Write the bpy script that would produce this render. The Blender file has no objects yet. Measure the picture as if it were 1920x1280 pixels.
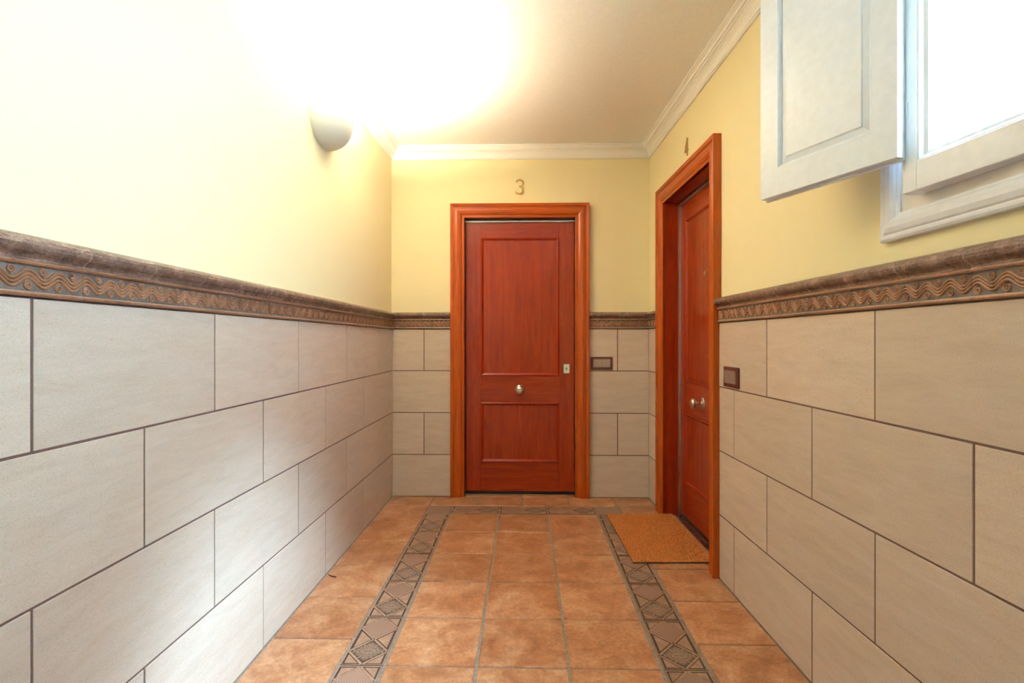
import bpy, bmesh, math, random
from mathutils import Vector, Matrix
random.seed(7)
S = bpy.context.scene
COL = S.collection
PI = math.pi

# ------------------------------------------------------------------ camera, sky, sun, exposure
F_PX, CAM_H = 986.0, 1.132
YAW = math.atan(24 / F_PX)
cam = bpy.data.cameras.new('camera'); camo = bpy.data.objects.new('camera', cam); COL.objects.link(camo)
cam.sensor_width = 36.0; cam.lens = F_PX / 1920 * 36; cam.shift_y = -2 / 1920; cam.clip_start = 0.02
camo.location = (0, 0, CAM_H); camo.rotation_euler = (PI / 2, 0, YAW)
S.camera = camo

SKY_STRENGTH, SUN_STRENGTH, LAMP_STRENGTH = 50.0, 64.0, 5400.0
w = bpy.data.worlds.new('sky'); S.world = w; w.use_nodes = True
bg = w.node_tree.nodes['Background']; bg.inputs[0].default_value = (0.51, 0.76, 1.0, 1); bg.inputs[1].default_value = SKY_STRENGTH
if SUN_STRENGTH > 0:
    sl = bpy.data.lights.new('sun', 'SUN'); sl.energy = SUN_STRENGTH; sl.angle = math.radians(32); sl.color = (0.48, 0.74, 1.0)
    so = bpy.data.objects.new('sun', sl); COL.objects.link(so)
    so.rotation_euler = Vector((-1.47, 0.74, -1.78)).to_track_quat('-Z', 'Y').to_euler(); so.location = (4, -2, 5)
S.view_settings.view_transform = 'Standard'; S.view_settings.look = 'None'
S.view_settings.exposure = 0.7; S.view_settings.gamma = 1.0; S.view_settings.use_curve_mapping = False

# ------------------------------------------------------------------ geometry constants (metres)
XL, YB, YR = -0.962, 3.8036, -1.8            # tile faces of left and back walls, rear wall
PHI = YAW + math.atan(2.4 / F_PX)            # the right wall runs 1.5 degrees out of parallel
RD = 0.993
PAINT = 0.010                                # paint lies 10 mm behind the tile faces
CEIL = 2.528
ROW, TL, GAP = 0.304, 0.606, 0.006           # wall tile pitch and joint
DADO = 4 * ROW
FP = 0.3215                                  # floor tile pitch

def frame(ox, oy, rz): return Matrix.Translation((ox, oy, 0)) @ Matrix.Rotation(rz, 4, 'Z')
# wall frames: local x to the right as seen from the room, local y into the wall, z up
FL = frame(XL, 0, PI / 2)
FB = frame(0, YB, 0)
FR = frame(RD * math.cos(PHI), RD * math.sin(PHI), PHI - PI / 2)
FREAR = frame(0, YR, PI)
def rwall_x(y, o=0.0):                       # x of the right wall (pushed o metres into the room) at a given y
    px = (RD - o) * math.cos(PHI); py = (RD - o) * math.sin(PHI)
    return px - (y - py) * math.tan(PHI)

# ------------------------------------------------------------------ materials
def mat(name):
    m = bpy.data.materials.new(name); m.use_nodes = True
    nt = m.node_tree; b = nt.nodes['Principled BSDF']
    return m, nt, b
def N(nt, t, **kw):
    n = nt.nodes.new(t)
    for k, v in kw.items(): setattr(n, k, v)
    return n
def L(nt, a, b): nt.links.new(a, b)
def ramp(nt, fac, stops):
    r = N(nt, 'ShaderNodeValToRGB'); e = r.color_ramp.elements
    e[0].position, e[0].color = stops[0][0], (*stops[0][1], 1)
    e[1].position, e[1].color = stops[-1][0], (*stops[-1][1], 1)
    for p, c in stops[1:-1]:
        x = e.new(p); x.color = (*c, 1)
    L(nt, fac, r.inputs[0]); return r.outputs[0]
def coords(nt, scale=(1, 1, 1), rand=True):
    tc = N(nt, 'ShaderNodeTexCoord'); mp = N(nt, 'ShaderNodeMapping')
    mp.inputs['Scale'].default_value = scale
    L(nt, tc.outputs['Object'], mp.inputs['Vector'])
    if not rand: return mp.outputs[0]
    oi = N(nt, 'ShaderNodeObjectInfo'); mu = N(nt, 'ShaderNodeMath', operation='MULTIPLY'); mu.inputs[1].default_value = 37.0
    L(nt, oi.outputs['Random'], mu.inputs[0])
    ad = N(nt, 'ShaderNodeVectorMath', operation='ADD')
    L(nt, mp.outputs[0], ad.inputs[0]); L(nt, mu.outputs[0], ad.inputs[1]); return ad.outputs[0]
def noise(nt, v, scale, detail=4, rough=0.55, dist=0.0):
    n = N(nt, 'ShaderNodeTexNoise'); n.inputs['Scale'].default_value = scale; n.inputs['Detail'].default_value = detail
    n.inputs['Roughness'].default_value = rough; n.inputs['Distortion'].default_value = dist
    L(nt, v, n.inputs['Vector']); return n.outputs['Fac']
def bump(nt, b, h, strength=0.2, dist=0.002):
    n = N(nt, 'ShaderNodeBump'); n.inputs['Strength'].default_value = strength; n.inputs['Distance'].default_value = dist
    L(nt, h, n.inputs['Height']); L(nt, n.outputs[0], b.inputs['Normal'])
def mixc(nt, fac, a, c, mode='MIX'):
    m = N(nt, 'ShaderNodeMix', data_type='RGBA', blend_type=mode)
    if isinstance(fac, (int, float)): m.inputs[0].default_value = fac
    else: L(nt, fac, m.inputs[0])
    for s, v in ((m.inputs[6], a), (m.inputs[7], c)):
        if isinstance(v, tuple): s.default_value = (*v, 1)
        else: L(nt, v, s)
    return m.outputs[2]
def randval(nt, lo, hi):
    oi = N(nt, 'ShaderNodeObjectInfo'); mr = N(nt, 'ShaderNodeMapRange')
    mr.inputs['To Min'].default_value = lo; mr.inputs['To Max'].default_value = hi
    L(nt, oi.outputs['Random'], mr.inputs['Value']); return mr.outputs[0]
def vary(nt, col, lo, hi):
    hs = N(nt, 'ShaderNodeHueSaturation'); L(nt, col, hs.inputs['Color']); L(nt, randval(nt, lo, hi), hs.inputs['Value']); return hs.outputs[0]

def plain(name, col, rough=0.5, metal=0.0, spec=0.5, nscale=None, bstr=0.15, bdist=0.001, var=0.0):
    m, nt, b = mat(name)
    b.inputs['Roughness'].default_value = rough; b.inputs['Metallic'].default_value = metal; b.inputs['Specular IOR Level'].default_value = spec
    v = coords(nt); n = noise(nt, v, nscale or 60)
    k = 0.04 + var
    c = ramp(nt, n, [(0.25, tuple(max(0, x * (1 - k)) for x in col)), (0.75, tuple(min(1, x * (1 + k)) for x in col))])
    L(nt, c, b.inputs['Base Color'])
    if bstr: bump(nt, b, n, bstr, bdist)
    return m

def m_wall_tile():
    m, nt, b = mat('beige_wall_tile')
    v = coords(nt, (1.6, 1, 9)); v2 = coords(nt, (1, 1, 2.2))
    a = noise(nt, v, 3.2, 8, 0.68, 0.6); f = noise(nt, v2, 240, 3, 0.6); g = noise(nt, v2, 95, 2)
    c = ramp(nt, a, [(0.25, (0.53, 0.42, 0.325)), (0.48, (0.60, 0.48, 0.38)), (0.75, (0.655, 0.545, 0.45))])
    sp = ramp(nt, f, [(0.36, (0.80, 0.78, 0.75)), (0.5, (1, 1, 1)), (0.66, (1.0, 1.0, 1.0)), (0.78, (1.28, 1.28, 1.28))])
    c = mixc(nt, 0.75, c, sp, 'MULTIPLY')
    L(nt, vary(nt, c, 0.94, 1.05), b.inputs['Base Color'])
    b.inputs['Roughness'].default_value = 0.38; b.inputs['Specular IOR Level'].default_value = 0.4
    bump(nt, b, g, 0.12, 0.001); return m
def m_floor_tile():
    m, nt, b = mat('terracotta_floor_tile')
    v = coords(nt)
    a = noise(nt, v, 7, 7, 0.66, 0.5); f = noise(nt, v, 70, 6, 0.75); g = noise(nt, v, 22, 6, 0.7)
    c = ramp(nt, a, [(0.28, (0.28, 0.10, 0.042)), (0.45, (0.41, 0.175, 0.078)), (0.58, (0.50, 0.25, 0.128)), (0.75, (0.58, 0.37, 0.235))])
    c = mixc(nt, 0.55, c, ramp(nt, f, [(0.32, (0.5, 0.42, 0.36)), (0.52, (1, 1, 1)), (0.72, (1.35, 1.45, 1.55))]), 'MULTIPLY')
    c = mixc(nt, 0.40, c, ramp(nt, g, [(0.34, (0.5, 0.42, 0.36)), (0.62, (1.12, 1.12, 1.12))]), 'MULTIPLY')
    L(nt, vary(nt, c, 0.9, 1.1), b.inputs['Base Color'])
    L(nt, ramp(nt, g, [(0.3, (0.30,) * 3), (0.7, (0.46,) * 3)]), b.inputs['Roughness'])
    bump(nt, b, f, 0.25, 0.0015); return m
def m_wood(name, dark, mid, light, axis='z', rough=0.27):
    m, nt, b = mat(name)
    sc = {'z': (14, 14, 1.0), 'x': (1.0, 14, 14)}[axis]
    v = coords(nt, sc); a = noise(nt, v, 2.2, 6, 0.6, 0.9)
    v2 = coords(nt, tuple(s * 5 for s in sc)); f = noise(nt, v2, 3.0, 4, 0.6)
    c = ramp(nt, a, [(0.25, dark), (0.5, mid), (0.78, light)])
    c = mixc(nt, 0.5, c, ramp(nt, f, [(0.32, (0.68, 0.62, 0.58)), (0.55, (1.05, 1.05, 1.05))]), 'MULTIPLY')
    L(nt, c, b.inputs['Base Color']); b.inputs['Roughness'].default_value = rough
    b.inputs['Specular IOR Level'].default_value = 0.35
    bump(nt, b, f, 0.06, 0.0005); return m
def m_ceramic(name, stops, rough=0.35, sc=70, bs=0.35, bd=0.0015):
    m, nt, b = mat(name); v = coords(nt)
    a = noise(nt, v, 24, 6, 0.7); f = noise(nt, v, sc * 4, 3, 0.7)
    c = ramp(nt, a, stops)
    c = mixc(nt, 0.6, c, ramp(nt, f, [(0.34, (0.55, 0.52, 0.52)), (0.55, (1, 1, 1)), (0.72, (1.5, 1.5, 1.55))]), 'MULTIPLY')
    L(nt, vary(nt, c, 0.88, 1.12), b.inputs['Base Color']); b.inputs['Roughness'].default_value = rough
    bump(nt, b, f, bs, bd); return m
def m_hatch():
    m, nt, b = mat('woven_diamond_inlay'); v = coords(nt, rand=False)
    wv = N(nt, 'ShaderNodeTexWave', bands_direction='DIAGONAL'); wv.inputs['Scale'].default_value = 70; wv.inputs['Distortion'].default_value = 1.5; L(nt, v, wv.inputs['Vector'])
    w2 = N(nt, 'ShaderNodeTexWave', bands_direction='X'); w2.inputs['Scale'].default_value = 60; w2.inputs['Distortion'].default_value = 2; L(nt, v, w2.inputs['Vector'])
    mx = N(nt, 'ShaderNodeMath', operation='MULTIPLY'); L(nt, wv.outputs['Fac'], mx.inputs[0]); L(nt, w2.outputs['Fac'], mx.inputs[1])
    c = ramp(nt, mx.outputs[0], [(0.1, (0.22, 0.12, 0.082)), (0.5, (0.38, 0.225, 0.16))])
    L(nt, vary(nt, c, 0.85, 1.15), b.inputs['Base Color']); b.inputs['Roughness'].default_value = 0.45; return m
def m_ornate():
    # a mirrored leaf-scroll pattern, dark towards the corners where the ornament itself is dark
    m, nt, b = mat('floral_diamond_inlay')
    tc = N(nt, 'ShaderNodeTexCoord'); ab = N(nt, 'ShaderNodeVectorMath', operation='ABSOLUTE'); L(nt, tc.outputs['Object'], ab.inputs[0])
    vo = N(nt, 'ShaderNodeTexVoronoi', feature='DISTANCE_TO_EDGE'); vo.inputs['Scale'].default_value = 150; L(nt, ab.outputs[0], vo.inputs['Vector'])
    n = noise(nt, ab.outputs[0], 55, 3, 0.6, 1.5)
    sx = N(nt, 'ShaderNodeSeparateXYZ'); L(nt, ab.outputs[0], sx.inputs[0])
    s = N(nt, 'ShaderNodeMath', operation='ADD'); L(nt, sx.outputs[0], s.inputs[0]); L(nt, sx.outputs[1], s.inputs[1])
    edge = ramp(nt, s.outputs[0], [(0.045, (0, 0, 0)), (0.066, (1, 1, 1))])
    c1 = ramp(nt, vo.outputs['Distance'], [(0.03, (0.09, 0.05, 0.033)), (0.16, (0.34, 0.22, 0.155))])
    c2 = ramp(nt, n, [(0.50, (0.035, 0.02, 0.014)), (0.56, (0.28, 0.19, 0.14))])
    L(nt, mixc(nt, edge, c1, c2), b.inputs['Base Color']); b.inputs['Roughness'].default_value = 0.45; return m
def m_glass():
    m, nt, b = mat('window_glass'); nt.nodes.remove(b)
    out = nt.nodes['Material Output']; tr = N(nt, 'ShaderNodeBsdfTransparent'); gl = N(nt, 'ShaderNodeBsdfGlossy'); gl.inputs['Roughness'].default_value = 0.02
    lw = N(nt, 'ShaderNodeLayerWeight'); lw.inputs[0].default_value = 0.5; pw = N(nt, 'ShaderNodeMath', operation='POWER'); pw.inputs[1].default_value = 5; mx = N(nt, 'ShaderNodeMixShader')
    fr = N(nt, 'ShaderNodeMath', operation='MULTIPLY_ADD'); fr.inputs[1].default_value = 0.9; fr.inputs[2].default_value = 0.04
    L(nt, lw.outputs['Facing'], pw.inputs[0]); L(nt, pw.outputs[0], fr.inputs[0])
    tr.inputs[0].default_value = (0.96, 0.98, 0.98, 1)
    L(nt, fr.outputs[0], mx.inputs[0]); L(nt, tr.outputs[0], mx.inputs[1]); L(nt, gl.outputs[0], mx.inputs[2]); L(nt, mx.outputs[0], out.inputs[0]); return m
def m_emit(name, col, s):
    m, nt, b = mat(name); b.inputs['Emission Color'].default_value = (*col, 1); b.inputs['Emission Strength'].default_value = s
    b.inputs['Base Color'].default_value = (*col, 1); return m

def m_shade():
    m, nt, b = mat('pale_ceramic_shade'); b.inputs['Base Color'].default_value = (0.74, 0.75, 0.65, 1); b.inputs['Roughness'].default_value = 0.55
    out = nt.nodes['Material Output']; tl = N(nt, 'ShaderNodeBsdfTranslucent'); tl.inputs[0].default_value = (1.0, 0.9, 0.7, 1); mx = N(nt, 'ShaderNodeMixShader'); mx.inputs[0].default_value = 0.001
    n = noise(nt, coords(nt), 60); bump(nt, b, n, 0.03, 0.001)
    L(nt, b.outputs[0], mx.inputs[1]); L(nt, tl.outputs[0], mx.inputs[2]); L(nt, mx.outputs[0], out.inputs[0]); return m
M = dict(
    shade=m_shade(),
    paint=plain('yellow_wall_paint', (0.85, 0.75, 0.455), 0.55, spec=0.3, nscale=12, bstr=0.0, var=-0.03),
    ceil=plain('ceiling_paint', (0.93, 0.92, 0.90), 0.6, spec=0.2, nscale=90, bstr=0.05),
    crown=plain('plaster_moulding', (0.88, 0.86, 0.82), 0.5, spec=0.3, nscale=90, bstr=0.03),
    tile=m_wall_tile(), floor=m_floor_tile(),
    grout=plain('brown_grout', (0.155, 0.085, 0.068), 0.85, nscale=200, bstr=0.3, var=0.1),
    pgrout=plain('pale_joint_filler', (0.44, 0.33, 0.27), 0.8, nscale=200, var=0.1),
    fgrout=plain('grey_floor_grout', (0.255, 0.20, 0.16), 0.85, nscale=60, bstr=0.4, bdist=0.003, var=0.25),
    casing=m_wood('orange_varnished_wood', (0.32, 0.048, 0.005), (0.42, 0.072, 0.007), (0.49, 0.098, 0.010)),
    casing_h=m_wood('orange_varnished_wood_across', (0.32, 0.048, 0.005), (0.42, 0.072, 0.007), (0.49, 0.098, 0.010), 'x'),
    leaf=m_wood('mahogany_veneer', (0.21, 0.018, 0.002), (0.28, 0.027, 0.003), (0.34, 0.042, 0.004)),
    leaf_h=m_wood('mahogany_veneer_across', (0.21, 0.018, 0.002), (0.28, 0.027, 0.003), (0.34, 0.042, 0.004), 'x'),
    mould=m_wood('mahogany_moulding', (0.24, 0.016, 0.003), (0.30, 0.024, 0.004), (0.34, 0.034, 0.005), rough=0.22),
    nickel=plain('satin_nickel', (0.62, 0.57, 0.50), 0.28, 1.0, bstr=0.0),
    alu=plain('aluminium', (0.62, 0.60, 0.60), 0.35, 0.9, bstr=0.0),
    brass=plain('aged_brass', (0.42, 0.27, 0.085), 0.35, 0.85, bstr=0.1),
    dark=plain('dark_opening', (0.012, 0.010, 0.009), 0.7),  # darkness of the under-door gap and keyhole, given as plain colour
    white=plain('white_lacquer', (0.82, 0.85, 0.90), 0.32, spec=0.45, nscale=40, bstr=0.02),
    cream=plain('cream_gloss_paint', (0.80, 0.75, 0.70), 0.4, nscale=40, bstr=0.04),
    plaster=plain('pale_plaster', (0.80, 0.80, 0.72), 0.6, spec=0.25, nscale=80, bstr=0.03),
    cap=m_ceramic('mottled_rail_glaze', [(0.3, (0.12, 0.072, 0.058)), (0.5, (0.20, 0.115, 0.085)), (0.72, (0.32, 0.20, 0.15))], 0.24, 28, 0.9, 0.005),
    bead=m_ceramic('copper_glaze', [(0.3, (0.20, 0.085, 0.042)), (0.55, (0.33, 0.15, 0.075)), (0.75, (0.42, 0.22, 0.12))], 0.32),
    field=m_ceramic('grey_brown_glaze', [(0.3, (0.105, 0.075, 0.062)), (0.55, (0.165, 0.125, 0.105)), (0.75, (0.23, 0.20, 0.18))], 0.45),
    bdark=plain('dark_border_groove', (0.055, 0.030, 0.020), 0.7, nscale=120, var=0.2),
    bstrip=m_ceramic('border_tile_clay', [(0.3, (0.25, 0.132, 0.08)), (0.55, (0.34, 0.195, 0.125)), (0.75, (0.42, 0.265, 0.18))], 0.45),
    hatch=m_hatch(), ornate=m_ornate(), glass=m_glass(),
    marble=m_ceramic('dark_red_marble', [(0.35, (0.06, 0.018, 0.014)), (0.55, (0.12, 0.035, 0.026)), (0.72, (0.24, 0.13, 0.10))], 0.2),
    coir=plain('coir_fibre', (0.62, 0.235, 0.075), 0.9, spec=0.1, nscale=110, bstr=0.3, var=0.35),
    coir_edge=plain('dark_coir_backing', (0.10, 0.05, 0.022), 0.9),
    swood=plain('dark_red_wood_plate', (0.10, 0.018, 0.012), 0.3, nscale=30, var=0.15),
    rocker=plain('bronze_metal_rocker', (0.40, 0.31, 0.25), 0.33, 0.5, bstr=0.0),
    bulb=m_emit('lamp_bulb', (1.0, 0.83, 0.61), LAMP_STRENGTH),
    leafdry=plain('dry_leaf_brown', (0.10, 0.038, 0.016), 0.7, nscale=80, var=0.3),
    concrete=plain('pale_concrete', (0.5, 0.5, 0.48), 0.8, nscale=4),
)

# ------------------------------------------------------------------ mesh helpers
def mesh_obj(name, bm, mats, parent=None, smooth=False, matrix=None):
    bmesh.ops.recalc_face_normals(bm, faces=bm.faces)
    me = bpy.data.meshes.new(name); bm.to_mesh(me); bm.free()
    for m in (mats if isinstance(mats, (list, tuple)) else [mats]): me.materials.append(M[m] if isinstance(m, str) else m)
    if smooth:
        for p in me.polygons: p.use_smooth = True
    return link(name, me, parent, matrix)
def link(name, me, parent=None, matrix=None):
    o = bpy.data.objects.new(name, me); COL.objects.link(o)
    if parent: o.parent = parent
    if matrix is not None: o.matrix_local = matrix
    return o
def empty(name, matrix):
    o = bpy.data.objects.new(name, None); COL.objects.link(o); o.matrix_local = matrix; o.empty_display_size = 0.1; return o
def tag(o, label, cat, group=None, kind=None):
    o['label'] = label; o['category'] = cat
    if group: o['group'] = group
    if kind: o['kind'] = kind
    return o
def box(bm, x0, x1, y0, y1, z0, z1, mi=0, bev=0.0):
    vs = [bm.verts.new((x, y, z)) for z in (z0, z1) for y in (y0, y1) for x in (x0, x1)]
    fs = [bm.faces.new([vs[i] for i in q]) for q in ((0, 2, 3, 1), (4, 5, 7, 6), (0, 1, 5, 4), (2, 6, 7, 3), (0, 4, 6, 2), (1, 3, 7, 5))]
    for f in fs: f.material_index = mi
    if bev > 0:
        es = list({e for f in fs for e in f.edges})
        bmesh.ops.bevel(bm, geom=es, offset=bev, segments=1, affect='EDGES', material=-1)
    return fs
def newbox(*a, bev=0.0):
    bm = bmesh.new(); box(bm, *a, bev=bev); return bm
def offset_path(path, u, closed):
    n = len(path); out = []
    for i in range(n):
        p = Vector(path[i])
        d0 = d1 = None
        if closed or i > 0: d0 = (p - Vector(path[i - 1])).normalized()
        if closed or i < n - 1: d1 = (Vector(path[(i + 1) % n]) - p).normalized()
        nn = [Vector((-d.y, d.x)) for d in (d0, d1) if d is not None]     # left of travel
        if len(nn) == 2:
            m = (nn[0] + nn[1]).normalized(); m = m / max(0.2, m.dot(nn[0]))
        else: m = nn[0]
        out.append(p + m * u)
    return out
def sweep(bm, path, profile, mapf, closed=False, mi=0, caps=True):
    """path in a plane, profile (u left of travel, v out of plane); mapf(a, b, v) -> xyz"""
    rings = []
    offs = [offset_path(path, u, closed) for u, v in profile]
    n = len(path)
    for i in range(n): rings.append([bm.verts.new(mapf(offs[k][i].x, offs[k][i].y, profile[k][1])) for k in range(len(profile))])
    m = len(profile)
    for i in range(n if closed else n - 1):
        a, b = rings[i], rings[(i + 1) % n]
        for k in range(m):
            f = bm.faces.new((a[k], b[k], b[(k + 1) % m], a[(k + 1) % m])); f.material_index = mi
    if caps and not closed:
        bm.faces.new(rings[0][::-1]).material_index = mi; bm.faces.new(rings[-1]).material_index = mi
XZ = lambda a, b, v: (a, -v, b)              # wall plane: v stands out into the room
def lathe(bm, prof, axis, centre, seg=24, mi=0):
    """prof (r, h) along axis 'y-' (towards the room) or 'z'"""
    rings = []
    for r, h in prof:
        ring = []
        for k in range(seg):
            a = 2 * PI * k / seg; c, s = r * math.cos(a), r * math.sin(a)
            p = (c, -h, s) if axis == 'y-' else (c, s, h)
            ring.append(bm.verts.new(Vector(p) + Vector(centre)))
        rings.append(ring)
    for a, b in zip(rings, rings[1:]):
        for k in range(seg): bm.faces.new((a[k], a[(k + 1) % seg], b[(k + 1) % seg], b[k])).material_index = mi
    bm.faces.new(rings[0]).material_index = mi; bm.faces.new(rings[-1]).material_index = mi
def prism(bm, pts, z0, z1, mi=0, ch=0.0):
    """convex polygon pts (x, y) counter-clockwise, extruded z0..z1 with a chamfered top edge"""
    lo = [bm.verts.new((x, y, z0)) for x, y in pts]
    rings = [lo]
    if ch > 0:
        rings.append([bm.verts.new((x, y, z1 - ch)) for x, y in pts])
        ins = offset_path(pts, ch, True)
        rings.append([bm.verts.new((p.x, p.y, z1)) for p in ins])
    else: rings.append([bm.verts.new((x, y, z1)) for x, y in pts])
    n = len(pts)
    for a, b in zip(rings, rings[1:]):
        for k in range(n): bm.faces.new((a[k], a[(k + 1) % n], b[(k + 1) % n], b[k])).material_index = mi
    bm.faces.new(rings[-1]).material_index = mi; bm.faces.new(lo[::-1]).material_index = mi

# ------------------------------------------------------------------ walls, ceiling, floor slab
def wall(name, F, x0, x1, holes, label, thick=0.26, recess=0.135):
    """paint slab with holes [(x0,x1,z0,z1,through)]; recesses stop 'recess' deep"""
    bm = bmesh.new()
    def layer(y0, y1, hs):
        xs = sorted({x0, x1, *[h[0] for h in hs], *[h[1] for h in hs]}); zs = sorted({0.0, CEIL, *[h[2] for h in hs], *[h[3] for h in hs]})
        for xa, xb in zip(xs, xs[1:]):
            run = None
            for za, zb in zip(zs, zs[1:]):
                cx, cz = (xa + xb) / 2, (za + zb) / 2
                if any(h[0] < cx < h[1] and h[2] < cz < h[3] for h in hs):
                    if run: box(bm, xa, xb, y0, y1, *run); run = None
                else: run = (run[0] if run else za, zb)
            if run: box(bm, xa, xb, y0, y1, *run)
    layer(PAINT, PAINT + recess, holes)
    layer(PAINT + recess, thick, [h for h in holes if h[4]])
    o = mesh_obj(name, bm, 'paint', matrix=F)
    tag(o, label, 'wall', kind='structure'); return o
D1 = (-0.437, 0.363); D2 = (-3.400, -2.600)         # door openings in their wall frames
DTOP = 2.018
WN = (-1.335, -0.660, 1.457, 2.334)                  # window opening
SREAR = YR                                           # s of rear wall
wl = wall('wall_left', FL, YR, YB + 0.26, [], 'left wall with beige tiled dado and pale yellow paint above')
wb = wall('wall_back', FB, XL - PAINT, 0.905, [(D1[0] - 0.02, D1[1] + 0.02, -0.01, DTOP + 0.02, False)], 'far end wall with yellow paint above tiles and door 3')
wr = wall('wall_right', FR, -3.85, 1.78, [(D2[0] - 0.02, D2[1] + 0.02, -0.01, DTOP + 0.02, False), (*WN, True)], 'right wall with window, door 4 and beige tiled dado')
wf = wall('wall_front', FREAR, -1.10, 0.96, [], 'plain end wall behind the viewpoint')
bm = bmesh.new(); box(bm, -1.3, 1.4, YR - 0.3, YB + 0.3, CEIL, CEIL + 0.15)
ce = mesh_obj('ceiling', bm, 'ceil'); tag(ce, 'smooth off-white ceiling lit by the wall lamp', 'ceiling', kind='structure')
bm = bmesh.new(); box(bm, -1.0, 1.2, YR - 0.02, YB + 0.2, -0.12, -0.004)
fl = mesh_obj('floor', bm, 'fgrout'); tag(fl, 'terracotta tiled floor with patterned border strips', 'floor', kind='structure')

# crown moulding, one mitred length per wall
plan = [(rwall_x(YR, -PAINT), YR + PAINT * 0), (rwall_x(YB + PAINT, -PAINT), YB + PAINT), (XL - PAINT, YB + PAINT), (XL - PAINT, YR)]
crown = [(0, 0), (0, .084), (.009, .084), (.009, .077), (.013, .074), (.015, .064), (.020, .052), (.028, .041), (.039, .033), (.047, .030), (.047, .0235), (.055, .0235), (.055, .018), (.059, .013),
         (.066, .011), (.066, .006), (.075, .006), (.075, 0)]
offs = {u: offset_path(plan, u, True) for u, d in crown}
names = ['right', 'back', 'left', 'rear']
for i in range(4):
    bm = bmesh.new(); j = (i + 1) % 4
    ra = [bm.verts.new((offs[u][i].x, offs[u][i].y, CEIL - d)) for u, d in crown]; rb = [bm.verts.new((offs[u][j].x, offs[u][j].y, CEIL - d)) for u, d in crown]
    m = len(crown)
    for k in range(m): bm.faces.new((ra[k], rb[k], rb[(k + 1) % m], ra[(k + 1) % m]))
    bm.faces.new(ra); bm.faces.new(rb)
    o = mesh_obj('trim_%d' % (i + 1), bm, 'crown')
    tag(o, {'right': 'cream crown moulding along the right wall above the window', 'back': 'cream crown moulding across the far end wall above door 3',
            'left': 'cream crown moulding along the left wall above the wall lamp', 'rear': 'cream crown moulding on the wall behind the viewpoint'}[names[i]], 'moulding', kind='structure')

# ------------------------------------------------------------------ wall tiles
tile_cache = {}
def tile_mesh(wd, ht):
    k = (round(wd, 4), round(ht, 4))
    if k not in tile_cache:
        bm = newbox(0, wd, 0, 0.0085, 0, ht, bev=0.0009)
        bmesh.ops.recalc_face_normals(bm, faces=bm.faces)
        me = bpy.data.meshes.new('tile'); bm.to_mesh(me); bm.free(); me.materials.append(M['tile']); tile_cache[k] = me
    return tile_cache[k]
def tiles(parent, x0, x1, joints_odd, joints_even, notch=None):
    """rows 0..3 from the floor; joints_odd for rows 0 and 2, joints_even for rows 1 and 3"""
    bm = bmesh.new(); box(bm, x0, x1, 0.0018, PAINT, 0.0, DADO); mesh_obj('grout', bm, 'grout', parent)
    for r in range(4):
        js = [x0 - GAP / 2 + 0.001] + sorted(j for j in (joints_even if r % 2 else joints_odd) if x0 + 0.008 < j < x1 - 0.008) + [x1 + GAP / 2 - 0.001]
        for a, b in zip(js, js[1:]):
            wd = b - a - GAP
            if wd < 0.006: continue
            o = link('tile', tile_mesh(wd, ROW - GAP), parent)
            o.location = (a + GAP / 2, random.uniform(-0.0006, 0.0006), r * ROW + GAP / 2)
joints = lambda j0: [j0 + TL * k for k in range(-14, 14)]
tiles(wl, YR, YB, joints(1.914), joints(1.610))
tiles(wb, XL, D1[0] - 0.098, [], [-0.732])
tiles(wb, D1[1] + 0.098, 0.8918, [], [0.668])
rj = lambda s0: [-(s0 + TL * k) for k in range(-14, 14)]
tiles(wr, -3.7770, D2[0] - 0.098, [], [])
tiles(wr, D2[1] + 0.098, 1.78, rj(1.732), rj(1.432))

# ------------------------------------------------------------------ dado border: moulded rail tiles with wave relief
PIECE = 0.2015
prof = [(0.0085, 0), (-.006, 0), (-.0105, .002), (-.0115, .0045), (-.0105, .0075), (-.004, .0095), (-.004, .0605), (-.0125, .0615), (-.014, .0645), (-.0125, .0675),
        (-.0095, .069), (-.010, .074), (-.0135, .079), (-.0175, .082), (-.0225, .085), (-.0265, .0905), (-.0285, .098), (-.0270, .106), (-.0215, .1125), (-.012, .117), (.0, .119), (.0085, .119)]
matidx = lambda z: 1 if (z < .0095 or .0605 < z < .0685) else (0 if z > .0685 else 2)
def tube(bm, pts, r, y0, mi=0):
    """half-round strand along pts (x, z) standing off y0 towards the room"""
    sec = [(-1, .25), (-.62, -.75), (0, -1), (.62, -.75), (1, .25)]
    rings = []
    n = len(pts)
    for i, (x, z) in enumerate(pts):
        a = pts[max(0, i - 1)]; b = pts[min(n - 1, i + 1)]
        d = Vector((b[0] - a[0], b[1] - a[1])).normalized(); nx, nz = -d.y, d.x
        rings.append([bm.verts.new((x + nx * s * r, y0 + h * r, z + nz * s * r)) for s, h in sec])
    for a, b in zip(rings, rings[1:]):
        for k in range(4): bm.faces.new((a[k], a[k + 1], b[k + 1], b[k])).material_index = mi
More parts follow.
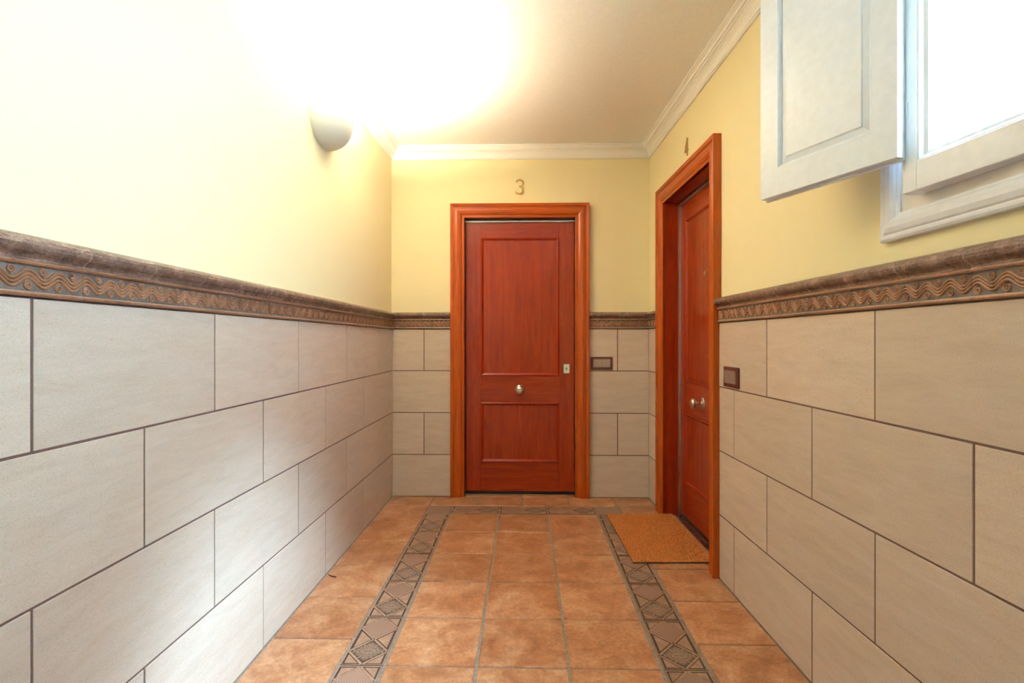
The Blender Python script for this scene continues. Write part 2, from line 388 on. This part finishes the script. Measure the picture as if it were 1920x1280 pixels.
def border_meshes(ln):
    key = ('b', round(ln, 3))
    if key in tile_cache: return tile_cache[key]
    bm = bmesh.new()
    ra = [bm.verts.new((0.0009, y, z)) for y, z in prof]; rb = [bm.verts.new((ln - 0.0009, y, z)) for y, z in prof]
    for k in range(len(prof)):
        k2 = (k + 1) % len(prof)
        f = bm.faces.new((ra[k], rb[k], rb[k2], ra[k2])); f.material_index = matidx((prof[k][1] + prof[k2][1]) / 2)
    bm.faces.new(ra); bm.faces.new(rb)
    bmesh.ops.recalc_face_normals(bm, faces=bm.faces)
    body = bpy.data.meshes.new('rail_tile'); bm.to_mesh(body); bm.free()
    for m in ('cap', 'bead', 'field'): body.materials.append(M[m])
    bm = bmesh.new(); lam = (PIECE - 0.002) / 3; zc = 0.035; r = 0.0034
    for off in (-.0074, 0, .0074):
        nseg = max(2, int(ln / lam * 16))
        pts = [(0.001 + (ln - 0.002) * i / nseg, zc + off + 0.0092 * math.cos(2 * PI * ((ln - 0.002) * i / nseg - 0.0105) / lam)) for i in range(nseg + 1)]
        tube(bm, pts, r, -0.0045)
    def spiral(cx, cz, sgn):
        pts = []
        for i in range(25):
            t = i / 24; a = -sgn * PI * 0.5 + 2 * PI * 1.6 * t; rr = 0.0090 * (1 - t) + 0.0018 * t
            pts.append((cx + rr * math.cos(a), cz + rr * math.sin(a)))
        tube(bm, pts, 0.0024, -0.0045)
    for k in range(3):
        xt = 0.0105 + lam * (k + 0.5); xc = 0.0115 + lam * k
        if xt + .010 < ln: spiral(xt - 0.001, zc + 0.0140, 1)
        if xc + .010 < ln: spiral(xc, zc - 0.0140, -1)
    bmesh.ops.recalc_face_normals(bm, faces=bm.faces)
    rel = bpy.data.meshes.new('wave_relief'); bm.to_mesh(rel); bm.free(); rel.materials.append(M['bead'])
    for p in rel.polygons: p.use_smooth = True
    tile_cache[key] = (body, rel); return tile_cache[key]
tn = [4]
def border(F, x0, x1, j0, label):
    tn[0] += 1
    e = empty('trim_%d' % tn[0], F @ Matrix.Translation((0, 0, DADO + 0.001))); tag(e, label, 'moulding', kind='structure')
    js = [x0] + [j0 + PIECE * k for k in range(-40, 40) if x0 + 0.012 < j0 + PIECE * k < x1 - 0.012] + [x1]
    bm = bmesh.new(); pf = [(min(y + 0.0006, .0085), z * 0.99 + .0005) for y, z in prof]
    ra = [bm.verts.new((x0 + .001, y, z)) for y, z in pf]; rb = [bm.verts.new((x1 - .001, y, z)) for y, z in pf]
    for k in range(len(pf)): bm.faces.new((ra[k], rb[k], rb[(k + 1) % len(pf)], ra[(k + 1) % len(pf)]))
    mesh_obj('joint_filler', bm, 'pgrout', e)
    for a, b in zip(js, js[1:]):
        body, rel = border_meshes(b - a)
        o = link('rail_tile', body, e); o.location = (a, 0, 0)
        q = link('wave_relief', rel, o)
border(FL, YR, YB - 0.001, 1.114, 'brown ceramic wave-relief dado rail along the left wall')
border(FB, XL + 0.001, D1[0] - 0.1, -0.733, 'brown wave-relief dado rail on the far wall left of door 3')
border(FB, D1[1] + 0.1, 0.89, 0.68, 'brown wave-relief dado rail on the far wall between doors 3 and 4')
border(FR, -3.776, D2[0] - 0.1005, -3.9, 'short brown dado rail on the right wall beyond door 4')
border(FR, D2[1] + 0.1005, 1.78, -1.121, 'brown ceramic wave-relief dado rail along the right wall under the window')

# ------------------------------------------------------------------ floor tiles
def floor_tile(name, pts, mats='floor', z=0.0, parent=fl):
    cx = sum(p[0] for p in pts) / len(pts); cy = sum(p[1] for p in pts) / len(pts)
    bm = bmesh.new(); prism(bm, [(x - cx, y - cy) for x, y in pts], -0.010, 0, ch=0.0022)
    o = mesh_obj(name, bm, mats, parent)
    o.location = (cx, cy, z + random.uniform(-0.0006, 0.0006)); o.rotation_euler = (random.uniform(-.002, .002), random.uniform(-.002, .002), random.uniform(-.003, .003)); return o
G = 0.0042
def quad(x0, x1, y0, y1, g=G): return [(x0 + g, y0 + g), (x1 - g, y0 + g), (x1 - g, y1 - g), (x0 + g, y1 - g)]
CX = [-0.489, -0.168, 0.153, 0.470]; Y0 = 3.428
BXL, BXR = -0.653, 0.640
for k in range(17):
    y1 = Y0 - FP * k; y0 = max(y1 - FP, YR + 0.01)
    if y1 - y0 < 0.05: break
    for a, b in zip(CX, CX[1:]): floor_tile('floor_tile', quad(a + .001, b - .001, y0, y1))
ys = [3.602 - 0.3245 * k for k in range(17)]
for k, y1 in enumerate(ys):
    y0 = max(y1 - 0.3245, YR + 0.01)
    if y1 - y0 < 0.05: break
    floor_tile('floor_tile', quad(XL + 0.001, BXL, y0, y1, 0.0032))
ys = [3.602] + [3.270 - 0.3235 * k for k in range(17)]
for k, y1 in enumerate(ys[:-1]):
    y0 = max(ys[k + 1], YR + 0.01)
    if y1 - y0 < 0.05: break
    floor_tile('floor_tile', [(BXR + G, y0 + G), (rwall_x(y0) - 0.004, y0 + G), (rwall_x(y1) - 0.004, y1 - G), (BXR + G, y1 - G)])
bx = [XL, -0.651, -0.330, -0.012, 0.309, 0.628, 0.8918]
for a, b in zip(bx, bx[1:]):
    floor_tile('floor_tile', quad(a, b, 3.598, YB - 0.001, 0.0035))
# tiles in the two door recesses
floor_tile('floor_tile', quad(D1[0] + 0.004, -0.02, YB + 0.002, YB + 0.115, 0.002)); floor_tile('floor_tile', quad(-0.016, D1[1] - 0.004, YB + 0.002, YB + 0.115, 0.002))
rec = lambda s, o: tuple((FR @ Vector((-s, o, 0)))[:2])
for sa, sb in ((2.604, 2.64), (2.644, 2.963), (2.967, 3.286), (3.29, 3.396)):
    floor_tile('floor_tile', [rec(sa, 0.001), rec(sa, 0.049), rec(sb, 0.049), rec(sb, 0.001)][::1])

# patterned border tiles
BW, BL = 0.150, FP - 0.008
def inset(pts, d):
    a = sum(pts[i][0] * pts[(i + 1) % len(pts)][1] - pts[(i + 1) % len(pts)][0] * pts[i][1] for i in range(len(pts)))
    if a < 0: pts = pts[::-1]
    return [(p.x, p.y) for p in offset_path(pts, d, True)]
def border_tile_meshes(BL):
    W, H = BW / 2, BL / 2
    bm = bmesh.new(); prism(bm, [(-W, -H), (W, -H), (W, H), (-W, H)], -0.010, -0.0025, 0)
    def bar(p, q, wd):
        p, q = Vector(p), Vector(q); d = (q - p).normalized(); n = Vector((-d.y, d.x)) * wd / 2; p = p + d * .004; q = q - d * .004
        prism(bm, [tuple(p - n), tuple(q - n), tuple(q + n), tuple(p + n)], -0.0026, -0.0003, 1)
    wq = W - 0.004; h = H - 0.002
    for sx in (-1, 1): box(bm, sx * W - .0018 - sx * .0018, sx * W + .0018 - sx * .0018, -H, H, -.0026, -.0006, 1)
    for sy in (-1, 1): box(bm, -W, W, sy * (H - .0015) - .0015, sy * (H - .0015) + .0015, -.0026, -.0007, 1)
    for s in (-1, 1):
        c = s * h / 2
        V = [(0, c - h / 2), (wq, c), (0, c + h / 2), (-wq, c)]
        for i in range(4): bar(V[i], V[(i + 1) % 4], 0.0085)
    tri = [[(wq, -h / 2), (wq, h / 2), (0, 0)], [(-wq, -h / 2), (-wq, h / 2), (0, 0)]]
    for sx in (-1, 1):
        for sy in (-1, 1): tri.append([(sx * wq, sy * h), (sx * wq, sy * h / 2), (0, sy * h)])
    for t in tri: prism(bm, inset(t, 0.0095 if abs(t[2][1]) < .01 else 0.0075), -0.0026, -0.0008, 1)
    bmesh.ops.recalc_face_normals(bm, faces=bm.faces)
    base = bpy.data.meshes.new('border_tile'); bm.to_mesh(base); bm.free(); base.materials.append(M['bdark']); base.materials.append(M['bstrip'])
    out = []
    for nm in ('hatch', 'ornate'):
        bm = bmesh.new(); prism(bm, inset([(0, -h / 2), (wq, 0), (0, h / 2), (-wq, 0)], 0.0052), -0.0026, -0.0002, 0)
        me = bpy.data.meshes.new('diamond_inlay'); bmesh.ops.recalc_face_normals(bm, faces=bm.faces); bm.to_mesh(me); bm.free(); me.materials.append(M[nm]); out.append(me)
    return base, out, h
bmesh_set = border_tile_meshes(BL)
def border_tile(x, y, rz, flip=1):
    base, (ha, orn), h = bmesh_set
    o = link('border_tile', base, fl); o.location = (x, y, 0); o.rotation_euler[2] = rz
    for me, s in ((ha, flip), (orn, -flip)):
        d = link('diamond_inlay', me, o); d.location = (0, s * h / 2, 0)
xlb = (BXL + CX[0]) / 2; xrb = (CX[3] + BXR) / 2
for k in range(16):
    yc = Y0 - FP * (k + 0.5)
    if yc - FP / 2 < YR + 0.01: break
    border_tile(xlb, yc, 0); border_tile(xrb, yc, 0)
yb = (Y0 + 3.598) / 2
for a, b in zip(CX, CX[1:]): border_tile((a + b) / 2, yb, PI / 2, 1)
for xc in (xlb, xrb):
    bm = bmesh.new(); prism(bm, [(-BW / 2, -BW / 2), (BW / 2, -BW / 2), (BW / 2, BW / 2), (-BW / 2, BW / 2)], -0.01, -0.0003, ch=0.001)
    o = mesh_obj('corner_tile', bm, 'hatch', fl); o.location = (xc, yb, 0)

# ------------------------------------------------------------------ doors
CASE = [(0, -0.008), (0, .010), (.004, .013), (.010, .013), (.012, .010), (.018, .010), (.022, .017), (.034, .023), (.052, .026), (.066, .024), (.072, .020), (.078, .020), (.080, .027), (.088, .029), (.095, .031), (.100, .029), (.100, -0.0095)]
def door(name, F, x0, x1, depth, label, strip_sides, key, peep):
    D = empty(name, F @ Matrix.Translation(((x0 + x1) / 2, 0, 0))); tag(D, label, 'door', kind='structure')
    hw = (x1 - x0) / 2
    # casing: two uprights and a head, mitred
    path = [(hw, 0.0), (hw, DTOP), (-hw, DTOP), (-hw, 0.0)]
    prof_ = [(-u, v) for u, v in CASE][::-1]
    for i in range(3):
        offs = [offset_path(path, u, False) for u, v in prof_]
        bm = bmesh.new()
        ra = [bm.verts.new(XZ(offs[k][i].x, offs[k][i].y, prof_[k][1])) for k in range(len(prof_))]; rb = [bm.verts.new(XZ(offs[k][i + 1].x, offs[k][i + 1].y, prof_[k][1])) for k in range(len(prof_))]
        m = len(prof_)
        for k in range(m): bm.faces.new((ra[k], rb[k], rb[(k + 1) % m], ra[(k + 1) % m]))
        bm.faces.new(ra); bm.faces.new(rb)
        mesh_obj('casing', bm, 'casing_h' if i == 1 else 'casing', D)
    # jamb lining
    for i, b in enumerate(((-hw - .018, -hw, -.006, depth + .005, 0, DTOP + .018), (hw, hw + .018, -.006, depth + .005, 0, DTOP + .018), (-hw, hw, -.006, depth + .005, DTOP, DTOP + .018))):
        mesh_obj('jamb', newbox(*b, bev=.001), 'leaf_h' if i == 2 else 'leaf', D)
    # aluminium frame line round the leaf
    bm = bmesh.new(); box(bm, -hw, hw, depth - .010, depth + .008, DTOP - .020, DTOP - .008)
    if strip_sides:
        box(bm, -hw, -hw + .009, depth - .012, depth + .008, 0.006, DTOP - .020); box(bm, hw - .009, hw, depth - .012, depth + .008, 0.006, DTOP - .020)
    mesh_obj('frame_strip', bm, 'alu', D)
    # leaf
    e = 0.009 if strip_sides else 0.003; z0, z1 = 0.026, DTOP - .021; lw = hw - e
    leaf = mesh_obj('leaf', newbox(-lw, lw, depth + .012, depth + .028, z0, z1), 'leaf', D)
    px = 0.285; zs = [(0.240, 0.676), (0.874, 1.884)]
    for a, b in ((-lw, -px), (px, lw)): mesh_obj('stile', newbox(a, b, depth, depth + .0125, z0, z1, bev=.0008), 'leaf', leaf)
    for a, b in ((z0, zs[0][0]), (zs[0][1], zs[1][0]), (zs[1][1], z1)): mesh_obj('rail', newbox(-px, px, depth + .0004, depth + .0125, a, b, bev=.0004), 'leaf_h', leaf)
    for a, b in zs:
        mesh_obj('panel', newbox(-px + .016, px - .016, depth + .004, depth + .0125, a + .016, b - .016), 'leaf', leaf)
        bm = bmesh.new()
        sweep(bm, [(-px, a), (px, a), (px, b), (-px, b)], [(-.002, -depth + .002), (.000, -depth + .006), (.005, -depth + .0085), (.010, -depth + .006), (.013, -depth + .001), (.018, -depth - .002), (.021, -depth - .008), (-.002, -depth - .008)], XZ, closed=True)
        mesh_obj('panel_moulding', bm, 'mould', leaf)
    bm = bmesh.new(); lathe(bm, [(.002, 0), (.034, 0), (.034, .003), (.031, .006), (.014, .008), (.011, .014), (.011, .034), (.018, .040), (.027, .047), (.0305, .056), (.029, .064), (.022, .070), (.010, .073), (.001, .0735)], 'y-', (0, depth, 0.772), 28)
    mesh_obj('knob', bm, 'nickel', leaf, smooth=True)
    if key:
        bm = bmesh.new(); box(bm, .319, .365, depth - .006, depth, .890, .960, bev=.003)
        pl = mesh_obj('lock_plate', bm, 'nickel', leaf)
        bm = bmesh.new(); lathe(bm, [(.0055, .0062), (.0055, .0068)], 'y-', (.342, depth, .928), 14); box(bm, .3395, .3445, depth - .0068, depth - .006, .912, .927); mesh_obj('keyhole', bm, 'dark', leaf)
    if peep:
        bm = bmesh.new(); lathe(bm, [(.001, 0), (.0145, 0), (.0145, .004), (.011, .006), (.008, .006), (.007, .004), (.001, .0035)], 'y-', (.03, depth + .004, 1.512), 20); mesh_obj('peephole', bm, 'brass', leaf, smooth=True)
    mesh_obj('dark_gap_strip', newbox(-lw, lw, depth + .006, depth + .024, 0.004, z0), 'dark', D)  # dark strip standing in for the shadowed gap under the leaf
    return D
d1 = door('door_1', FB, D1[0], D1[1], 0.056, 'red-brown panelled wooden door under the number 3', False, True, False)
d2 = door('door_2', FR, D2[0], D2[1], 0.104, 'red-brown panelled wooden door in the right wall under the number 4', True, False, True)
bm = bmesh.new(); box(bm, -.399, .399, .068, .112, -0.008, 0.004, bev=.001); mesh_obj('threshold', bm, 'marble', d2)
bm = bmesh.new(); box(bm, -.399, .399, .051, .0675, -0.008, 0.0012); mesh_obj('threshold_joint', bm, 'fgrout', d2)

# ------------------------------------------------------------------ window with inward sash and folded shutter
WZ0, WZ1 = 1.483, 2.308
wn = empty('window_1', FR @ Matrix.Translation(((WN[0] + WN[1]) / 2, 0, WN[2]))); tag(wn, 'white casement window high in the right wall with an open panelled shutter', 'window', kind='structure')
inv = Matrix.Translation((-(WN[0] + WN[1]) / 2, 0, -WN[2]))
def wpart(name, bm, m, parent=None, smooth=False):
    bm.transform(inv); return mesh_obj(name, bm, m, parent or wn, smooth)
bm = bmesh.new()
TR = [(0, -.010), (0, .004), (.003, .007), (.008, .008), (.012, .012), (.020, .016), (.034, .0165), (.046, .013), (.050, .009), (.054, .0105), (.060, .0105), (.066, .007), (.066, -.010)]
sweep(bm, [(WN[0], WN[2]), (WN[1], WN[2]), (WN[1], WN[3]), (WN[0], WN[3])], [(-u, v) for u, v in TR], XZ, closed=True)
wpart('architrave', bm, 'white')
bm = bmesh.new()
for b in ((WN[0], WN[0] + .062, WN[2], WN[3]), (WN[1] - .062, WN[1], WN[2], WN[3]), (WN[0] + .062, WN[1] - .062, WN[2], WN[2] + .055), (WN[0] + .062, WN[1] - .062, WN[3] - .055, WN[3])):
    box(bm, b[0], b[1], 0.0005, 0.085, b[2], b[3])
wpart('frame', bm, 'cream')
# sash hung on its near side and standing a few degrees ajar
ANG = math.radians(4.7); SW = 0.532
piv = Matrix.Translation((-0.735, -0.006, 0)) @ Matrix.Rotation(ANG, 4, 'Z')      # local x runs negative towards the free edge
sash = empty('sash_pivot', Matrix.Identity(4)); bpy.data.objects.remove(sash)
def spart(name, bm, m, parent, smooth=False):
    bm.transform(inv @ piv); return mesh_obj(name, bm, m, parent, smooth)
bm = bmesh.new(); st, rb_, rt_ = .040, .068, .060
for b in ((-SW, -SW + st, WZ0, WZ1), (-st, 0, WZ0, WZ1), (-SW + st, -st, WZ0, WZ0 + rb_), (-SW + st, -st, WZ1 - rt_, WZ1)): box(bm, b[0], b[1], 0, .044, b[2], b[3], bev=.0015)
for b in ((-SW + .014, -SW + .040, WZ0 + .034, WZ1 - .034), (-.040, -.014, WZ0 + .034, WZ1 - .034), (-SW + .040, -.040, WZ0 + .034, WZ0 + .066), (-SW + .040, -.040, WZ1 - .058, WZ1 - .034)): box(bm, b[0], b[1], .0435, .078, b[2], b[3])
sash = spart('sash', bm, 'white', wn)
bm = bmesh.new(); sweep(bm, [(-SW + st, WZ0 + rb_), (-st, WZ0 + rb_), (-st, WZ1 - rt_), (-SW + st, WZ1 - rt_)], [(-.001, -.001), (.004, -.003), (.010, -.010), (.018, -.013), (.022, -.017), (.022, -.030), (-.001, -.030)], XZ, closed=True)
spart('glazing_bead', bm, 'white', sash)
gl = spart('pane', newbox(-SW + st + .016, -st - .016, .020, .024, WZ0 + rb_ + .016, WZ1 - rt_ - .016), 'glass', sash)
# shutter folded back 160 degrees on the free edge of the sash
SHW, SHT, SZ0, SZ1 = 0.412, 0.026, 1.568, 2.236
shp = Matrix.Translation((-1.256, -0.050, 0)) @ Matrix.Rotation(PI + math.radians(20.1), 4, 'Z')
# local: x away from the hinge, y: front (room) face at +SHT
def hpart(name, bm, m, parent, smooth=False):
    bm.transform(inv @ shp); return mesh_obj(name, bm, m, parent, smooth)
sx, sb = .062, .078
bm = bmesh.new()
for b in ((0, sx, SZ0, SZ1), (SHW - sx, SHW, SZ0, SZ1), (sx, SHW - sx, SZ0, SZ0 + sb), (sx, SHW - sx, SZ1 - sb, SZ1)):
    box(bm, b[0], b[1], 0.004, SHT, b[2], b[3])
box(bm, -.0, SHW + .0, -.006, .004, SZ0 - .006, SZ1)
sh = hpart('shutter', bm, 'white', wn)
bm = bmesh.new(); XZp = lambda a, b, v: (a, v, b)
sweep(bm, [(sx, SZ0 + sb), (SHW - sx, SZ0 + sb), (SHW - sx, SZ1 - sb), (sx, SZ1 - sb)], [(-.001, SHT + .0005), (.003, SHT + .0005), (.006, SHT - .004), (.011, SHT - .008), (.011, SHT - .014), (-.001, SHT - .014)], XZp, closed=True)
hpart('shutter_moulding', bm, 'white', sh)
bm = bmesh.new(); a, b = sx + .011, SHW - sx - .011; c, d = SZ0 + sb + .011, SZ1 - sb - .011
rings = []
for ins_, y in ((0, .006), (0, SHT - .010), (.016, SHT - .006), (.019, SHT - .0035)):
    rings.append([bm.verts.new(p) for p in ((a + ins_, y, c + ins_), (b - ins_, y, c + ins_), (b - ins_, y, d - ins_), (a + ins_, y, d - ins_))])
for p, q in zip(rings, rings[1:]):
    for k in range(4): bm.faces.new((p[k], p[(k + 1) % 4], q[(k + 1) % 4], q[k]))
bm.faces.new(rings[-1]); bm.faces.new(rings[0])
hpart('shutter_panel', bm, 'white', sh)
for hz in (1.657, 2.08):
    bm = bmesh.new(); lathe(bm, [(.001, hz - .002), (.004, hz), (.0065, hz + .006), (.0065, hz + .040), (.0045, hz + .041), (.0045, hz + .076), (.003, hz + .080), (.001, hz + .081)], 'z', (-.006, -.004, 0), 14)
    box(bm, -.006, .012, -.0075, -.0062, hz + .004, hz + .038)
    hpart('hinge', bm, 'white', sh, smooth=False)

# ------------------------------------------------------------------ wall lamp
LY, LZ, LR, LDP, LH = 2.505, 2.196, 0.163, 0.142, 0.140
lamp = empty('wall_lamp', FL @ Matrix.Translation((LY, PAINT, LZ - LH))); tag(lamp, 'pale half-bowl plaster uplighter glowing on the left wall', 'wall lamp')
def bowl(bm, R, Dp, H, z_top, n=32, m=12):
    rows = []
    for j in range(m + 1):
        t = j / m; rr = math.cos(t * PI / 2) ** 0.8 if j < m else 0.0
        z = z_top - H * math.sin(t * PI / 2)
        rows.append([(R * rr * math.cos(PI * i / n), -Dp * rr * math.sin(PI * i / n), z) for i in range(n + 1)])
    return rows
bm = bmesh.new()
o1 = bowl(bm, LR, LDP, LH, LH); o2 = bowl(bm, LR - .006, LDP - .006, LH - .007, LH)
def grid(rows, flip):
    vs = [[bm.verts.new(p) for p in r] for r in rows]
    for a, b in zip(vs, vs[1:]):
        for k in range(len(a) - 1):
            q = (a[k], a[k + 1], b[k + 1], b[k])
            try: bm.faces.new(q[::-1] if flip else q)
            except ValueError: pass
    return vs
v1 = grid(o1, False); v2 = grid(o2, True)
for k in range(len(v1[0]) - 1): bm.faces.new((v1[0][k], v2[0][k], v2[0][k + 1], v1[0][k + 1]))
bmesh.ops.remove_doubles(bm, verts=bm.verts, dist=1e-5)
mesh_obj('shade', bm, 'shade', lamp, smooth=True)
mesh_obj('back_plate', newbox(-.05, .05, -.008, 0, .035, .125, bev=.002), 'plaster', lamp)
bm = bmesh.new(); lathe(bm, [(.001, .04), (.012, .04), (.012, .080), (.001, .081)], 'z', (0, -.046, 0), 14); box(bm, -.006, .006, -.046, -.006, .044, .054); mesh_obj('bulb_holder', bm, 'white', lamp)
bm = bmesh.new(); bmesh.ops.create_uvsphere(bm, u_segments=16, v_segments=10, radius=.024); bmesh.ops.translate(bm, verts=bm.verts, vec=(0, -.046, .106)); mesh_obj('bulb', bm, 'bulb', lamp, smooth=True)

# ------------------------------------------------------------------ switches
def switch(F, xc, zc, label):
    e = empty('light_switch', F @ Matrix.Translation((xc, -0.0005, zc))); tag(e, label, 'switch')
    mesh_obj('plate', newbox(-.0785, .0785, -.009, 0, -.046, .046, bev=.003), 'swood', e)
    for s in (-1, 1):
        bm = bmesh.new(); x0, x1 = (-.0605, -.0008) if s < 0 else (.0008, .0605)
        vs = [bm.verts.new(p) for p in ((x0, -.0085, -.028), (x1, -.0085, -.028), (x1, -.0085, .030), (x0, -.0085, .030), (x0, -.012, -.028), (x1, -.012, -.028), (x1, -.015, .030), (x0, -.015, .030))]
        for q in ((0, 1, 2, 3), (4, 7, 6, 5), (0, 4, 5, 1), (1, 5, 6, 2), (2, 6, 7, 3), (3, 7, 4, 0)): bm.faces.new([vs[i] for i in q])
        mesh_obj('rocker', bm, 'rocker', e)
switch(FB, 0.5525, 0.967, 'double light switch with wooden plate beside door 3 on the far wall')
switch(FR, -2.353, 0.967, 'double light switch with wooden plate on the right wall near door 4')

# ------------------------------------------------------------------ house numbers
def stroke(bm, pts, y0, y1):
    n = len(pts); a, b = [], []
    for i, (x, z, wd) in enumerate(pts):
        p = pts[max(0, i - 1)]; q = pts[min(n - 1, i + 1)]
        d = Vector((q[0] - p[0], q[1] - p[1])).normalized(); nx, nz = -d.y * wd / 2, d.x * wd / 2
        a.append([bm.verts.new((x + nx, y, z + nz)) for y in (y0, y1)]); b.append([bm.verts.new((x - nx, y, z - nz)) for y in (y0, y1)])
    for i in range(n - 1):
        for q in ((a[i][0], a[i + 1][0], b[i + 1][0], b[i][0]), (a[i][1], b[i][1], b[i + 1][1], a[i + 1][1]), (a[i][0], a[i][1], a[i + 1][1], a[i + 1][0]), (b[i][0], b[i + 1][0], b[i + 1][1], b[i][1])): bm.faces.new(q)
    for i in (0, n - 1): bm.faces.new((a[i][0], b[i][0], b[i][1], a[i][1]))
def arc(cx, cz, rx, rz, a0, a1, w0, wm, w1, n=18):
    out = []
    for i in range(n + 1):
        t = i / n; a = math.radians(a0 + (a1 - a0) * t); wd = (w0 * (1 - t) + w1 * t) + (wm - (w0 + w1) / 2) * math.sin(PI * t)
        out.append((cx + rx * math.cos(a), cz + rz * math.sin(a), wd))
    return out
n3 = empty('house_number', FB @ Matrix.Translation((-0.039, PAINT, 2.192))); tag(n3, 'brass numeral 3 fixed on the yellow wall above the far door', 'house number')
bm = bmesh.new()
stroke(bm, arc(.001, .079, .0255, .0235, 165, -75, .0075, .0115, .0055), -.007, 0)
stroke(bm, arc(-.003, .029, .028, .027, 80, -155, .0055, .0115, .009), -.007, 0)
stroke(bm, [(-.004, .0555, .004), (.004, .0555, .0055), (.010, .0565, .005)], -.0069, 0)
mesh_obj('numeral', bm, 'brass', n3)
n4 = empty('house_number', FR @ Matrix.Translation((-2.987, PAINT, 2.179))); tag(n4, 'brass numeral 4 fixed on the yellow wall above the right-hand door', 'house number')
bm = bmesh.new()
stroke(bm, [(.012, 0, .0085), (.012, .1, .0085)], -.007, 0); stroke(bm, [(.0125, .0995, .0055), (-.027, .030, .0055)], -.0069, 0); stroke(bm, [(-.0285, .030, .0065), (.027, .030, .0065)], -.0068, 0)
mesh_obj('numeral', bm, 'brass', n4)

# ------------------------------------------------------------------ doormat
mt = empty('doormat', FR @ Matrix.Translation((-3.030, -0.162, 0.001))); tag(mt, 'orange-brown coir doormat lying in front of door 4', 'doormat')
mx, my = 0.364, 0.211
mesh_obj('backing', newbox(-mx, mx, -my, my, 0, .005, bev=.001), 'coir_edge', mt)
bm = bmesh.new(); box(bm, -mx + .001, mx - .001, -my + .001, my - .001, .005, .0115, bev=.001)
rnd = random.Random(3)
for i in range(26000):
    x, y = rnd.uniform(-mx, mx), rnd.uniform(-my, my); a = rnd.uniform(0, PI); h = rnd.uniform(.003, .009); r = rnd.uniform(.0009, .002)
    c, s = math.cos(a) * r, math.sin(a) * r; tx, ty = rnd.uniform(-.003, .003), rnd.uniform(-.003, .003)
    bm.faces.new([bm.verts.new(p) for p in ((x - c, y - s, .010), (x + c, y + s, .010), (x + tx, y + ty, .011 + h))])
me = bpy.data.meshes.new('coir_pile'); bm.to_mesh(me); bm.free(); me.materials.append(M['coir'])
pile = link('coir_pile', me, mt); pile['kind'] = 'stuff'

# ------------------------------------------------------------------ dry leaf on the floor
lf = bmesh.new(); n = 12; rows = []
for i in range(n + 1):
    t = i / n; wd = .006 * math.sin(PI * min(1, t * 1.02)) ** .6 + .0008; x = -.031 + .062 * t; z = .002 + .016 * (1 - t) ** 4; y = .008 * math.sin(t * 2.2)
    rows.append([lf.verts.new((x, y - wd, z + .005)), lf.verts.new((x, y, z)), lf.verts.new((x, y + wd, z + .006))])
for a, b in zip(rows, rows[1:]):
    for k in range(2): lf.faces.new((a[k], a[k + 1], b[k + 1], b[k]))
bmesh.ops.solidify(lf, geom=lf.faces[:], thickness=.0009)
o = mesh_obj('dry_leaf', lf, 'leafdry', matrix=Matrix.Translation((-0.918, 2.485, 0.0015)) @ Matrix.Rotation(-0.15, 4, 'Z') @ Matrix.Scale(0.62, 4)); tag(o, 'small curled dry brown leaf on the floor against the left wall', 'leaf')

# ------------------------------------------------------------------ unseen ground, added to block sky light coming from below the horizon
bm = bmesh.new(); box(bm, -30, 30, -30, 30, -3.3, -3.2)
o = mesh_obj('added_ground', bm, 'concrete'); tag(o, 'unseen pale concrete ground outside, added to block sky light from below', 'ground', kind='structure')
